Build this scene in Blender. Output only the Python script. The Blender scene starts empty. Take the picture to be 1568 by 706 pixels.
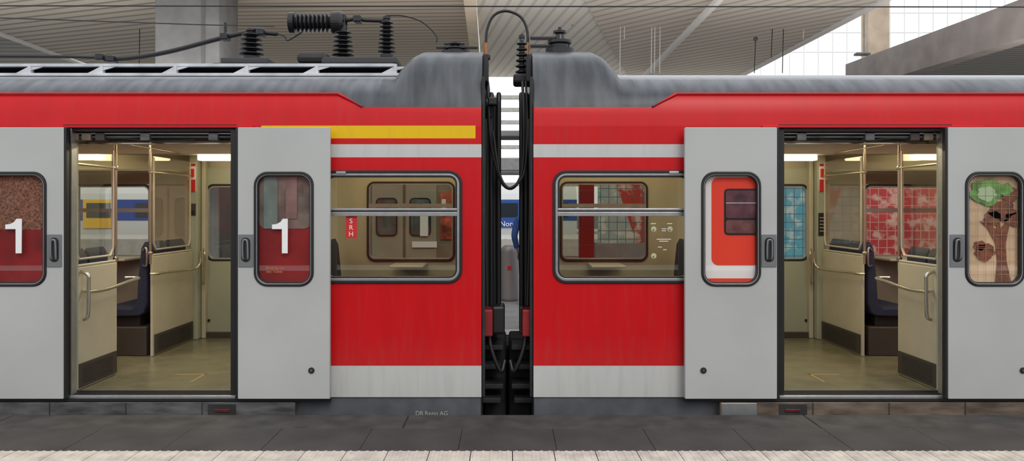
import bpy, bmesh, math, random
from mathutils import Vector, Matrix
random.seed(3)
D=5.8; F=1218.0; CZ=1.468; VX=777.0; HY=318.5
scene=bpy.context.scene
try: scene.view_settings.view_transform='Standard'
except Exception: pass
def U(off,y=0.0): return off*(D+y)/F
def Z(py,y=0.0): return CZ+(HY-py)*(D+y)/F
def W(px,py,y=0.0): return Vector(((px-VX)*(D+y)/F,y,Z(py,y)))
def onceil(px,py,zr):
    d=zr*F/(HY-py); return Vector(((px-VX)*d/F,d-D,CZ+zr))

# ---------------- materials ----------------
def mat(name,col,rough=0.5,metal=0.0,var=0.0,scale=6.0,bump=0.0,bscale=60.0,emit=None,es=0,stretch=None):
    m=bpy.data.materials.new(name); m.use_nodes=True
    nt=m.node_tree; b=nt.nodes['Principled BSDF']
    b.inputs['Base Color'].default_value=(*col,1); b.inputs['Roughness'].default_value=rough; b.inputs['Metallic'].default_value=metal
    g=nt.nodes.new('ShaderNodeNewGeometry')
    vec=g.outputs['Position']
    if stretch:
        mp=nt.nodes.new('ShaderNodeMapping'); mp.inputs['Scale'].default_value=stretch
        nt.links.new(vec,mp.inputs['Vector']); vec=mp.outputs['Vector']
    if var>0:
        n=nt.nodes.new('ShaderNodeTexNoise'); n.inputs['Scale'].default_value=scale; n.inputs['Detail'].default_value=6
        nt.links.new(vec,n.inputs['Vector'])
        r=nt.nodes.new('ShaderNodeValToRGB')
        r.color_ramp.elements[0].position=.3; r.color_ramp.elements[1].position=.7
        r.color_ramp.elements[0].color=(*[max(0,c*(1-var)) for c in col],1)
        r.color_ramp.elements[1].color=(*[min(1,c*(1+var)) for c in col],1)
        nt.links.new(n.outputs['Fac'],r.inputs['Fac']); nt.links.new(r.outputs['Color'],b.inputs['Base Color'])
    if bump>0:
        n2=nt.nodes.new('ShaderNodeTexNoise'); n2.inputs['Scale'].default_value=bscale; n2.inputs['Detail'].default_value=4
        nt.links.new(g.outputs['Position'],n2.inputs['Vector'])
        bp=nt.nodes.new('ShaderNodeBump'); bp.inputs['Strength'].default_value=bump; bp.inputs['Distance'].default_value=.01
        nt.links.new(n2.outputs['Fac'],bp.inputs['Height']); nt.links.new(bp.outputs['Normal'],b.inputs['Normal'])
    if emit:
        b.inputs['Emission Color'].default_value=(*emit,1); b.inputs['Emission Strength'].default_value=es
    return m
def math_node(nt,op,a,b=None,c=None):
    n=nt.nodes.new('ShaderNodeMath'); n.operation=op
    for i,v in enumerate((a,b,c)):
        if v is None: continue
        if isinstance(v,(int,float)): n.inputs[i].default_value=v
        else: nt.links.new(v,n.inputs[i])
    return n.outputs[0]
def glassmat(name,tint=(.9,.92,.9),refl=1.0):
    m=bpy.data.materials.new(name); m.use_nodes=True; nt=m.node_tree; nt.nodes.clear()
    o=nt.nodes.new('ShaderNodeOutputMaterial'); mx=nt.nodes.new('ShaderNodeMixShader'); t=nt.nodes.new('ShaderNodeBsdfTransparent')
    g=nt.nodes.new('ShaderNodeBsdfGlossy'); f=nt.nodes.new('ShaderNodeFresnel')
    ge=nt.nodes.new('ShaderNodeNewGeometry')
    ior=math_node(nt,'SUBTRACT',1.5,math_node(nt,'MULTIPLY',ge.outputs['Backfacing'],1.5-2/3))
    nt.links.new(ior,f.inputs['IOR'])
    t.inputs['Color'].default_value=(*tint,1); g.inputs['Roughness'].default_value=.01
    g.inputs['Color'].default_value=(refl,refl,refl,1)
    nt.links.new(f.outputs[0],mx.inputs[0]); nt.links.new(t.outputs[0],mx.inputs[1]); nt.links.new(g.outputs[0],mx.inputs[2]); nt.links.new(mx.outputs[0],o.inputs[0])
    return m
def mixcol(nt,f,a,b):
    n=nt.nodes.new('ShaderNodeMix'); n.data_type='RGBA'
    if isinstance(f,(int,float)): n.inputs[0].default_value=f
    else: nt.links.new(f,n.inputs[0])
    for i,v in ((6,a),(7,b)):
        if isinstance(v,tuple): n.inputs[i].default_value=(*v,1)
        else: nt.links.new(v,n.inputs[i])
    return n.outputs[2]
def paintmat(name,yellow):
    m=bpy.data.materials.new(name); m.use_nodes=True; nt=m.node_tree; b=nt.nodes['Principled BSDF']
    g=nt.nodes.new('ShaderNodeNewGeometry'); s=nt.nodes.new('ShaderNodeSeparateXYZ'); nt.links.new(g.outputs['Position'],s.inputs[0])
    z=s.outputs['Z']; x=s.outputs['X']; ax=math_node(nt,'ABSOLUTE',x)
    inw=lambda lo,hi,v: math_node(nt,'MULTIPLY',math_node(nt,'GREATER_THAN',v,lo),math_node(nt,'LESS_THAN',v,hi))
    white=math_node(nt,'MAXIMUM',inw(Z(241),Z(221),z),math_node(nt,'LESS_THAN',z,Z(560)))
    n=nt.nodes.new('ShaderNodeTexNoise'); n.inputs['Scale'].default_value=2.5; n.inputs['Detail'].default_value=5
    mp=nt.nodes.new('ShaderNodeMapping'); mp.inputs['Scale'].default_value=(3,1,.5); nt.links.new(g.outputs['Position'],mp.inputs[0]); nt.links.new(mp.outputs[0],n.inputs['Vector'])
    redc=mixcol(nt,n.outputs['Fac'],(.50,.003,.006),(.63,.006,.010))
    whc=mixcol(nt,n.outputs['Fac'],(.49,.50,.485),(.60,.61,.59))
    c=mixcol(nt,white,redc,whc)
    if yellow:
        ym=math_node(nt,'MULTIPLY',inw(Z(212),Z(192.5),z),inw(-1.795,-.233,x))
        c=mixcol(nt,ym,c,(.80,.50,.005))
    gr0=nt.nodes.new('ShaderNodeTexNoise'); gr0.inputs['Scale'].default_value=9; gr0.inputs['Detail'].default_value=7
    mpg=nt.nodes.new('ShaderNodeMapping'); mpg.inputs['Scale'].default_value=(2.5,1,.3); nt.links.new(g.outputs['Position'],mpg.inputs[0]); nt.links.new(mpg.outputs[0],gr0.inputs['Vector'])
    gm0=nt.nodes.new('ShaderNodeMapRange'); gm0.inputs[1].default_value=.52; gm0.inputs[2].default_value=.8; gm0.inputs[4].default_value=.13; nt.links.new(gr0.outputs['Fac'],gm0.inputs[0])
    c=mixcol(nt,gm0.outputs[0],c,(.12,.10,.09))
    # dirt dust gathering toward the bottom edge of the body
    dm=nt.nodes.new('ShaderNodeMapRange'); dm.inputs[1].default_value=.55; dm.inputs[2].default_value=.09; dm.inputs[4].default_value=.22; nt.links.new(z,dm.inputs[0])
    c=mixcol(nt,math_node(nt,'MULTIPLY',dm.outputs[0],gr0.outputs['Fac']),c,(.22,.19,.17))
    mr=nt.nodes.new('ShaderNodeMapRange'); mr.inputs[1].default_value=1.057; mr.inputs[2].default_value=1.238; mr.inputs[3].default_value=2.205; mr.inputs[4].default_value=2.318
    nt.links.new(ax,mr.inputs[0])
    gm=math_node(nt,'GREATER_THAN',z,mr.outputs[0])
    gr=nt.nodes.new('ShaderNodeTexNoise'); gr.inputs['Scale'].default_value=5; gr.inputs['Detail'].default_value=8
    mp2=nt.nodes.new('ShaderNodeMapping'); mp2.inputs['Scale'].default_value=(2.5,.6,.4); nt.links.new(g.outputs['Position'],mp2.inputs[0]); nt.links.new(mp2.outputs[0],gr.inputs['Vector'])
    gr2=nt.nodes.new('ShaderNodeMapRange'); gr2.inputs[1].default_value=.3; gr2.inputs[2].default_value=.7; nt.links.new(gr.outputs['Fac'],gr2.inputs[0])
    gc=mixcol(nt,gr2.outputs[0],(.045,.05,.058),(.105,.112,.125))
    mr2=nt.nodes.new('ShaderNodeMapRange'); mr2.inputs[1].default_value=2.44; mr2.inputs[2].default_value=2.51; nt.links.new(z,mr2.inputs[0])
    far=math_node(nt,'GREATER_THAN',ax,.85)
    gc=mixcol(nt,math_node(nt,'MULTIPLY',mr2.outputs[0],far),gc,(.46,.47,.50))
    # dusty mid-band on the curved shoulder away from the car end
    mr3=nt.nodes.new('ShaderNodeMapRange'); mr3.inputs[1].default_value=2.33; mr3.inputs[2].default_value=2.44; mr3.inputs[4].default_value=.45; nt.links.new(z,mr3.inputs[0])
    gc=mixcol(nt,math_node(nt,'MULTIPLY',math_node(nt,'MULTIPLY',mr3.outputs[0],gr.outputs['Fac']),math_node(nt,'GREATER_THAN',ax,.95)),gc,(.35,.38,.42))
    c=mixcol(nt,gm,c,gc)
    nt.links.new(c,b.inputs['Base Color']); b.inputs['Roughness'].default_value=.36; b.inputs['Specular IOR Level'].default_value=.3
    return m
def ribmat(name,c1,c2,axis,freq):
    m=bpy.data.materials.new(name); m.use_nodes=True; nt=m.node_tree; b=nt.nodes['Principled BSDF']
    g=nt.nodes.new('ShaderNodeNewGeometry'); vm=nt.nodes.new('ShaderNodeVectorMath'); vm.operation='DOT_PRODUCT'
    vm.inputs[1].default_value=axis; nt.links.new(g.outputs['Position'],vm.inputs[0])
    w=math_node(nt,'FRACT',math_node(nt,'MULTIPLY',vm.outputs['Value'],freq))
    k=math_node(nt,'LESS_THAN',w,.3)
    n=nt.nodes.new('ShaderNodeTexNoise'); n.inputs['Scale'].default_value=.35; nt.links.new(g.outputs['Position'],n.inputs['Vector'])
    cc=mixcol(nt,n.outputs['Fac'],tuple(x*.85 for x in c1),tuple(min(1,x*1.15) for x in c1))
    nt.links.new(mixcol(nt,k,cc,c2),b.inputs['Base Color']); b.inputs['Roughness'].default_value=.8
    return m
M={}
M['paintL']=paintmat('red_body_paint_first_class',True); M['paintR']=paintmat('red_body_paint',False)
M['leaf']=mat('light_grey_door_paint',(.455,.47,.46),.38,0,.06,1.5)
M['rubber']=mat('black_rubber',(.012,.012,.013),.45)
M['alu']=mat('brushed_aluminium',(.42,.43,.44),.35,.7,.1,20)
M['dark']=mat('dark_underframe',(.025,.025,.027),.7,0,.3,8)
M['skirt']=mat('dark_grey_skirt',(.085,.09,.10),.6,0,.25,6)
M['step']=mat('weathered_step_metal',(.12,.12,.12),.5,.3,.5,5,stretch=(1,1,4))
M['stepR']=mat('rusty_step_metal',(.17,.13,.10),.5,.3,.5,5,stretch=(1,1,4))
M['cream']=mat('cream_interior_laminate',(.47,.445,.355),.45,0,.06,4)
M['creamgreen']=mat('green_grey_door_lining',(.35,.38,.30),.4,0,.05,3)
M['floor']=mat('vinyl_floor',(.165,.155,.10),.26,0,.15,5,.1)
M['ceilin']=mat('interior_ceiling',(.6,.57,.48),.6)
M['vent']=mat('dark_brown_vent',(.05,.042,.035),.6)
M['brass']=mat('warm_steel_rail',(.58,.52,.40),.22,.9)
M['steel']=mat('steel_rail',(.65,.63,.58),.22,.9)
M['seat']=mat('blue_seat_fabric',(.018,.024,.062),.8,0,.4,90)
M['glass']=glassmat('window_glass',(.84,.84,.79)); M['glasst']=glassmat('tinted_door_glass',(.96,.96,.95)); M['glassc']=glassmat('clear_partition_glass',(.95,.95,.93))
M['light']=mat('fluorescent_diffuser',(1,.9,.7),.5,emit=(1,.82,.48),es=5.0)
M['white']=mat('white_print',(.85,.85,.85),.5)
M['redp']=mat('red_print',(.6,.02,.02),.5)
M['dred']=mat('dark_red_reflection',(.28,.010,.012),.5,0,.3,5)
M['brefl']=mat('brown_grey_reflection',(.22,.16,.14),.6,0,.4,8)  # colours of the reflections painted behind the left door glass
M['insul']=mat('insulator_black',(.014,.014,.016),.3)
M['cable']=mat('cable_black',(.015,.015,.016),.5)
M['copper']=mat('copper_clamp',(.35,.16,.07),.4,.6)
M['frame']=mat('roof_frame_white',(.55,.57,.60),.6,0,.25,5)
M['grate']=mat('roof_grating',(.06,.06,.065),.8)
M['kerb']=mat('dark_kerb_stone',(.052,.049,.047),.85,0,.45,5,.5,120)
M['paver']=mat('dark_paver',(.050,.047,.046),.85,0,.3,2.5,.5,160)
M['tact']=mat('tactile_white_tile',(.58,.53,.47),.8,0,.2,9,.3,100)
M['conc']=mat('concrete',(.22,.225,.23),.85,0,.15,3,.3,20)
M['concl']=mat('light_concrete',(.42,.41,.38),.85,0,.15,3)
M['ballast']=mat('ballast',(.12,.11,.09),.95,0,.5,8,.6,10)
M['redbuf']=mat('red_buffer_beam',(.26,.010,.014),.5,0,.3,8)
M['lampred']=mat('dim_red_reflector',(.13,.012,.012),.4,0,.4,30)
M['hg']=mat('handle_grey',(.20,.21,.22),.4,.3)

# ---------------- geometry helpers ----------------
COL=scene.collection
def empty(name,loc=(0,0,0)):
    e=bpy.data.objects.new(name,None); COL.objects.link(e); e.location=loc; e.empty_display_size=.1; return e
def link(name,me,mt,parent=None,smooth=False):
    ob=bpy.data.objects.new(name,me); COL.objects.link(ob)
    if mt is not None:
        me.materials.clear(); me.materials.append(mt)
    if smooth:
        for p in me.polygons: p.use_smooth=True
    if parent is not None: ob.parent=parent; ob.matrix_parent_inverse=Matrix.Translation(-Vector(parent.location))
    return ob
def box(name,x0,x1,y0,y1,z0,z1,mt,parent=None,bev=0.0):
    bm=bmesh.new(); bmesh.ops.create_cube(bm,size=1)
    sx,sy,sz=abs(x1-x0),abs(y1-y0),abs(z1-z0)
    for v in bm.verts:
        v.co=Vector(((x0+x1)/2+v.co.x*sx,(y0+y1)/2+v.co.y*sy,(z0+z1)/2+v.co.z*sz))
    if bev>0: bmesh.ops.bevel(bm,geom=bm.edges[:],offset=min(bev,.45*min(sx,sy,sz)),segments=2,affect='EDGES',profile=.5)
    me=bpy.data.meshes.new(name); bm.to_mesh(me); bm.free(); return link(name,me,mt,parent)
def boxes(name,lst,mt,parent=None):
    bm=bmesh.new()
    for (x0,x1,y0,y1,z0,z1) in lst:
        r=bmesh.ops.create_cube(bm,size=1)
        for v in r['verts']:
            v.co=Vector(((x0+x1)/2+v.co.x*abs(x1-x0),(y0+y1)/2+v.co.y*abs(y1-y0),(z0+z1)/2+v.co.z*abs(z1-z0)))
    me=bpy.data.meshes.new(name); bm.to_mesh(me); bm.free(); return link(name,me,mt,parent)
def conv(cu,name,mt,parent,mw=Matrix.Identity(4),smooth=False):
    ob=bpy.data.objects.new('tmp',cu); COL.objects.link(ob); bpy.context.view_layer.update()
    dg=bpy.context.evaluated_depsgraph_get()
    me=bpy.data.meshes.new_from_object(ob.evaluated_get(dg)); me.name=name
    bpy.data.objects.remove(ob); bpy.data.curves.remove(cu)
    me.transform(mw); return link(name,me,mt,parent,smooth)
def plate(name,outer,holes,y0,y1,mt,parent=None,bev=0.0):
    cu=bpy.data.curves.new(name,'CURVE'); cu.dimensions='2D'; cu.fill_mode='BOTH'; cu.extrude=max(0,abs(y1-y0)/2-bev)
    cu.bevel_depth=bev; cu.bevel_resolution=1; cu.offset=-bev
    for lp in [outer]+holes:
        sp=cu.splines.new('POLY'); sp.points.add(len(lp)-1)
        for i,(a,b) in enumerate(lp): sp.points[i].co=(a,b,0,1)
        sp.use_cyclic_u=True
    mw=Matrix.Translation((0,(y0+y1)/2,0))@Matrix.Rotation(math.pi/2,4,'X')
    return conv(cu,name,mt,parent,mw)
def rrect(x0,x1,z0,z1,r,n=7):
    if x0>x1: x0,x1=x1,x0
    if z0>z1: z0,z1=z1,z0
    r=min(r,(x1-x0)/2*.999,(z1-z0)/2*.999); P=[]
    for cx,cz,a0 in ((x1-r,z1-r,0),(x0+r,z1-r,90),(x0+r,z0+r,180),(x1-r,z0+r,270)):
        for i in range(n+1):
            a=math.radians(a0+90*i/n); P.append((cx+r*math.cos(a),cz+r*math.sin(a)))
    return P
def ring(name,x0,x1,z0,z1,r,w,y0,y1,mt,parent=None,bev=0.0):
    if x0>x1: x0,x1=x1,x0
    if z0>z1: z0,z1=z1,z0
    return plate(name,rrect(x0,x1,z0,z1,r),[rrect(x0+w,x1-w,z0+w,z1-w,max(.002,r-w))],y0,y1,mt,parent,bev)
def cat(P,n=8):
    P=[Vector(p) for p in P]
    if len(P)<3: return P
    Q=[P[0]*2-P[1]]+P+[P[-1]*2-P[-2]]; R=[]
    for i in range(1,len(Q)-2):
        for k in range(n):
            t=k/n; a,b,c,d=Q[i-1:i+3]
            R.append(.5*((2*b)+(c-a)*t+(2*a-5*b+4*c-d)*t*t+(3*b-a-3*c+d)*t**3))
    R.append(P[-1]); return R
def tube(name,pts,r,mt,parent=None,smooth=True,n=8):
    P=cat(pts,n) if smooth else [Vector(p) for p in pts]
    cu=bpy.data.curves.new(name,'CURVE'); cu.dimensions='3D'; cu.bevel_depth=r; cu.bevel_resolution=3; cu.use_fill_caps=True
    sp=cu.splines.new('POLY'); sp.points.add(len(P)-1)
    for i,p in enumerate(P): sp.points[i].co=(*p,1)
    return conv(cu,name,mt,parent,smooth=True)
def lathe(name,prof,loc,mt,parent=None,direction=(0,0,1),n=24,smooth=True):
    bm=bmesh.new(); rings=[]
    for r,z in prof:
        rings.append([bm.verts.new((r*math.cos(2*math.pi*i/n),r*math.sin(2*math.pi*i/n),z)) for i in range(n)])
    for a,b in zip(rings,rings[1:]):
        for i in range(n): bm.faces.new((a[i],a[(i+1)%n],b[(i+1)%n],b[i]))
    bm.faces.new(rings[0][::-1]); bm.faces.new(rings[-1])
    q=Vector((0,0,1)).rotation_difference(Vector(direction)).to_matrix().to_4x4()
    bm.transform(Matrix.Translation(loc)@q)
    me=bpy.data.meshes.new(name); bm.to_mesh(me); bm.free(); return link(name,me,mt,parent,smooth)
def disc(name,c,r,h,mt,parent=None,direction=(0,1,0),n=24):
    return lathe(name,[(r*.85,-h/2),(r,-h/4),(r,h/4),(r*.85,h/2)],c,mt,parent,direction,n,False)
def beam(name,p,q,w,h,mt,parent=None):
    p=Vector(p);q=Vector(q); d=q-p; L=d.length; xx=d.normalized(); up=Vector((0,0,1)); yy=up.cross(xx).normalized(); zz=xx.cross(yy)
    bm=bmesh.new(); bmesh.ops.create_cube(bm,size=1)
    for v in bm.verts: v.co=p+xx*(L*(v.co.x+.5))+yy*(w*v.co.y)+zz*(h*v.co.z)
    me=bpy.data.meshes.new(name); bm.to_mesh(me); bm.free(); return link(name,me,mt,parent)
def poly(name,pts,mt,parent=None):
    me=bpy.data.meshes.new(name); me.from_pydata([tuple(p) for p in pts],[],[list(range(len(pts)))]); return link(name,me,mt,parent)
def text(name,s,x,z,y,size,mt,parent=None,align='CENTER',sx=1.0):
    cu=bpy.data.curves.new(name,'FONT'); cu.body=s; cu.size=size; cu.extrude=.0005; cu.align_x=align
    mw=Matrix.Translation((x,y,z))@Matrix.Rotation(math.pi/2,4,'X')@Matrix.Diagonal((sx,1,1,1))
    return conv(cu,name,mt,parent,mw)

# ---------------- railcar ----------------
UE=6.4
FLOORZ=.09
def build_car(m,paint,name):
    car=empty(name,(m*3.0,1.4,0))
    X=lambda u:m*u
    stepm=M['step'] if m<0 else M['stepR']
    dz=Z(197)
    outer=[(X(.19),Z(608)),(X(1.975),Z(608)),(X(1.975),dz),(X(3.24),dz),(X(3.24),Z(608)),(X(UE),Z(608)),(X(UE),Z(193)),(X(.19),Z(193))]
    holes=[rrect(X(U(72)),X(1.36),Z(431),Z(264),.085),rrect(X(4.1),X(5.3),Z(431),Z(264),.085)]
    plate('side_wall',outer,holes,0,.08,paint,car)
    def zz(py): return Z(py,2.7)
    fh=[rrect(X(.56),X(1.5),zz(400),zz(278),.08),rrect(X(2.55),X(2.15),zz(400),zz(282),.08),rrect(X(2.79),X(3.215),zz(400),zz(282),.08),rrect(X(3.8),X(4.68),zz(395),zz(282),.06),rrect(X(5),X(5.9),zz(395),zz(282),.06)]
    fo=[(X(.19),FLOORZ),(X(UE),FLOORZ),(X(UE),2.2),(X(.19),2.2)]
    plate('far_wall_lining',fo,fh,2.70,2.77,M['cream'],car)
    plate('far_side_wall',fo,fh,2.77,2.80,paint,car)
    for a,b,t,bt in ((.56,1.5,278,400),(2.15,2.55,282,400),(2.79,3.215,282,400),(3.8,4.68,282,395)):
        ring('far_window_frame',X(a),X(b),zz(bt),zz(t),.08,.022,2.68,2.71,M['rubber'],car,.003)
        a1,b1=min(X(a),X(b)),max(X(a),X(b))
        ring('far_window_inner_frame',a1+.02,b1-.02,zz(bt)+.02,zz(t)-.02,.065,.014,2.685,2.715,M['alu'],car,.002)
        plate('far_window_glass',rrect(a1+.02,b1-.02,zz(bt)+.02,zz(t)-.02,.06),[],2.735,2.739,M['glass'],car)
    box('far_window_transom',X(.58),X(1.48),2.68,2.72,zz(318),zz(312),M['alu'],car)
    box('far_window_transom',X(3.82),X(4.66),2.68,2.72,zz(325),zz(319),M['alu'],car)
    box('far_window_sill',X(3.82),X(4.66),2.66,2.70,zz(397),zz(394),M['alu'],car)
    plate('far_door_lining',[(X(3.235),FLOORZ+.03),(X(2.02),FLOORZ+.03),(X(2.02),1.9),(X(3.235),1.9)],[rrect(X(2.79),X(3.215),zz(400),zz(282),.08),rrect(X(2.55),X(2.15),zz(400),zz(282),.08)],2.675,2.70,M['creamgreen'],car)
    box('far_door_kick_plate',X(3.22),X(2.0),2.62,2.68,FLOORZ,FLOORZ+.06,M['vent'],car)
    disc('door_bolt',(X(3.18),2.67,zz(490)),.015,.02,M['rubber'],car)
    box('far_door_pillar',X(3.24),X(3.33),2.52,2.70,FLOORZ,2.15,M['creamgreen'],car,.01)
    box('far_door_pillar',X(3.19),X(3.235),2.60,2.70,FLOORZ,2.15,M['cream'],car,.01)
    box('floor',X(.24),X(UE),.075,2.7,0,FLOORZ,M['floor'],car)
    box('ceiling',X(.24),X(UE),.1,2.7,2.17,2.2,M['ceilin'],car)
    box('cove_panel',X(.24),X(UE),2.35,2.7,Z(246,2.5)+.09,2.17,M['cream'],car,.02)
    box('underframe',X(.3),X(UE),.25,2.55,-.55,-.001,M['dark'],car)
    box('end_wall',X(.19),X(.235),.03,2.77,-.3,2.2,M['dark'],car)
    box('end_wall_lining',X(.236),X(.25),.08,2.7,FLOORZ,2.17,M['cream'],car)
    box('tail_wall',X(UE),X(UE+.05),0,2.8,0,2.2,M['dark'],car)
    box('side_skirt',X(.195),X(UE),.012,.06,-.35,Z(608)+.001,M['skirt'],car)
    box('step_beam',X(U(322)),X(UE),-.06,.012,-.2,Z(616,-.06),stepm,car,.004)
    if m>0: box('step_beam_end',X(U(324)),X(U(378)),-.064,-.058,-.19,Z(617,-.06),M['alu'],car,.003)
    boxes('step_beam_seams',[(X(u),X(u+.008),-.062,-.058,-.19,Z(616.5,-.06)) for u in (2.2,2.75,3.3,3.9)],M['dark'],car)
    box('step_recess',X(2.16),X(1.96),-.066,-.055,-.1,Z(619,-.06),M['dark'],car)
    box('step_lamp',X(2.11),X(2.0),-.072,-.06,Z(631,-.07),Z(626.5,-.07),M['lampred'],car,.003)
    box('door_sill',X(1.975),X(3.24),-.03,.16,Z(607)-.015,Z(607)+.012,M['alu'],car,.003)
    boxes('door_sill_grooves',[(X(1.99),X(3.22),.0+.02*i,.008+.02*i,Z(607)+.012,Z(607)+.016) for i in range(7)],M['rubber'],car)
    box('door_track',X(1.28),X(UE),-.055,0,Z(612),Z(608),M['rubber'],car)
    A=[(0,Z(193)),(.008,Z(175,.008)),(.02,Z(160,.02)),(.045,Z(147,.045)),(.06,Z(143,.06)),(.09,Z(138.5,.09)),(.15,Z(131,.15)),(.25,Z(123,.25)),(.38,Z(118,.38)),(.55,Z(115.5,.55)),(.9,2.585),(1.4,2.62)]
    B=[(0,Z(193)),(.008,Z(175,.008)),(.018,Z(162,.018)),(.04,Z(152,.04)),(.055,Z(143,.055)),(.085,Z(129,.085)),(.13,Z(113,.13)),(.18,Z(99,.18)),(.26,Z(89,.26)),(.38,Z(84,.38)),(.7,2.74),(1.4,2.79)]
    us=[.19,.2,.4,.6,.66,.68,.70,.72,.74,.76,.78,.80,.815,.83,.845,.86,.875,.9,1,1.3,2,3,4,5,UE]
    bm=bmesh.new(); rows=[]
    for u in us:
        q=min(1,max(0,(u-.655)/.205)); t=q*q
        prof=[]
        for a,b in zip(A,B): prof.append((b[0]+(a[0]-b[0])*t,b[1]+(a[1]-b[1])*t))
        prof=prof+[(2.8-y,z) for y,z in prof[-2::-1]]
        rows.append([bm.verts.new((X(u),y,z)) for y,z in prof])
    for a,b in zip(rows,rows[1:]):
        for i in range(len(a)-1): bm.faces.new((a[i],a[i+1],b[i+1],b[i]))
    bm.faces.new(rows[0]); bm.faces.new(rows[-1])
    bmesh.ops.recalc_face_normals(bm,faces=bm.faces)
    me=bpy.data.meshes.new('roof_shell'); bm.to_mesh(me); bm.free(); link('roof_shell',me,paint,car,True)
    for p in me.polygons:
        if len(p.vertices)>4: p.use_smooth=False
    tube('rain_gutter',[(X(1.06),.008,Z(163,.01)),(X(1.245),.04,Z(143.5,.04)),(X(UE),.04,Z(143.5,.04))],.008,paint,car,False)
    box('door_header_rail',X(U(388)),X(3.45),-.035,0,Z(196.5),Z(193),paint,car,.004)
    x0,x1=X(U(69)),X(1.37); zt,zb=Z(261),Z(434)
    ring('window_rubber',x0,x1,zb,zt,.10,.022,-.012,.03,M['rubber'],car,.004)
    ring('window_frame',X(U(72.5)),X(1.355),Z(430.5),Z(264.5),.082,.022,-.008,.05,M['alu'],car,.003)
    ring('window_gasket',X(U(77)),X(1.33),Z(426),Z(269),.062,.012,-.004,.045,M['rubber'],car,.002)
    box('window_transom',X(U(77)),X(1.35),-.012,.04,Z(322.5),Z(319),M['alu'],car,.003)
    box('window_transom',X(U(77)),X(1.35),-.006,.04,Z(331),Z(324.5),M['alu'],car,.003)
    box('window_transom_seal',X(U(77)),X(1.35),-.002,.04,Z(325),Z(322),M['rubber'],car)
    box('window_catch',X(U(247)),X(U(262)),-.02,-.004,Z(266.5),Z(262.5),M['alu'],car,.003)
    plate('window_glass',rrect(X(U(78)),X(1.34),Z(425),Z(270),.05),[],.02,.024,M['glass'],car)
    ring('window_rubber',X(4.08),X(5.32),zb,zt,.10,.03,-.012,.03,M['rubber'],car,.004)
    box('door_jamb',X(1.975),X(U(420,.05)),-.01,.14,FLOORZ+.02,dz,M['rubber'],car,.006)
    box('door_jamb',X(3.24),X(U(671,.0)),-.03,.05,FLOORZ+.02,dz,M['rubber'],car,.006)
    box('door_jamb_lining',X(3.235),X(U(663,.08)),.05,.14,FLOORZ+.02,dz,M['creamgreen'],car,.006)
    box('door_jamb_strip',X(U(668)),X(U(666)),-.01,.06,FLOORZ+.02,dz,M['alu'],car)
    box('door_header',X(1.975),X(3.24),.10,.20,Z(217,.15),dz+.05,M['vent'],car)
    box('door_header_front',X(1.975),X(3.24),.0,.1,Z(201.5),dz+.03,M['rubber'],car)
    tube('door_drive_rod',[(X(2.0),.05,Z(209)),(X(3.2),.05,Z(209))],.009,M['step'],car,False)
    tube('door_drive_rod',[(X(2.0),.03,Z(204)),(X(3.2),.03,Z(204))],.006,M['alu'],car,False)
    tube('door_drive_cable',[(X(2.3),.06,Z(213)),(X(2.6),.05,Z(216)),(X(2.85),.05,Z(211)),(X(3.1),.06,Z(216))],.006,M['rubber'],car)
    box('door_header_trim',X(1.99),X(3.22),.15,.205,Z(222,.2),Z(219,.2),M['brass'],car,.003)
    for uu,ml in ((2.12,'step'),(2.62,'step'),(2.95,'vent'),(3.05,'stepR'),(3.14,'stepR')):
        box('door_hanger',X(uu),X(uu+.07),.02,.10,Z(215),Z(203),M[ml],car,.006)
    def partition(u,ya,yb,side):
        box('partition_panel',X(u-.012),X(u+.012),ya,yb,FLOORZ,1.02,M['cream'],car,.008)
        box('partition_vent',X(u-.02*side-.005),X(u-.02*side+.005),ya+.03,yb-.03,FLOORZ+.02,FLOORZ+.2,M['vent'],car)
        boxes('partition_vent_slats',[(X(u-.028*side),X(u-.024*side),ya+.1,yb-.1,FLOORZ+.05+.02*i,FLOORZ+.056+.02*i) for i in range(7)],M['dark'],car)
        box('partition_glass',X(u-.003),X(u+.003),ya+.04,yb-.04,1.08,1.95,M['glassc'],car)
        tube('partition_top_trim',[(X(u),ya+.02,1.03),(X(u),yb-.02,1.03)],.011,M['cream'],car,False)
        tube('partition_glass_frame',[(X(u),yb-.05,1.94),(X(u),yb-.05,1.14),(X(u),yb-.09,1.08),(X(u),ya+.09,1.08),(X(u),ya+.05,1.14),(X(u),ya+.05,1.94)],.010,M['cream'],car,False)
    partition(3.25,.14,.80,1); partition(3.30,1.57,2.52,1)
    partition(1.86,.14,.80,-1); partition(1.86,1.57,2.52,-1)
    for u,y in ((3.25,.80),(3.30,1.55),(1.86,.82),(1.86,1.55)):
        tube('grab_pole',[(X(u),y,.95),(X(u),y,2.17)],.012,M['brass'],car,False)
    tube('overhead_grab_bar',[(X(3.25),.14,1.80),(X(3.25),.80,1.80)],.010,M['brass'],car,False)
    tube('overhead_grab_bar',[(X(3.30),1.55,1.80),(X(3.30),2.6,1.80)],.010,M['brass'],car,False)
    tube('ceiling_grab_bar',[(X(3.30),.2,2.02),(X(3.30),2.6,2.02)],.008,M['brass'],car,False)
    for yy in (.8,1.55):
        for zc in (1.05,1.80): disc('pole_clamp',(X(3.25 if yy<1 else 3.30),yy,zc),.022,.03,M['brass'],car,(0,0,1))
    x=3.25
    tube('grab_rail_loop',[(X(x-.04),.22,.62),(X(x-.075),.22,.66),(X(x-.08),.22,.90),(X(x-.075),.22,.96),(X(x-.02),.22,.99)],.014,M['steel'],car)
    tube('grab_rail',[(X(x-.02),.25,.84),(X(x-.07),.27,.83),(X(x-.075),.5,.825),(X(x-.075),.85,.85),(X(x-.05),1.1,.86),(X(x+.08),1.14,.86)],.014,M['steel'],car)
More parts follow.
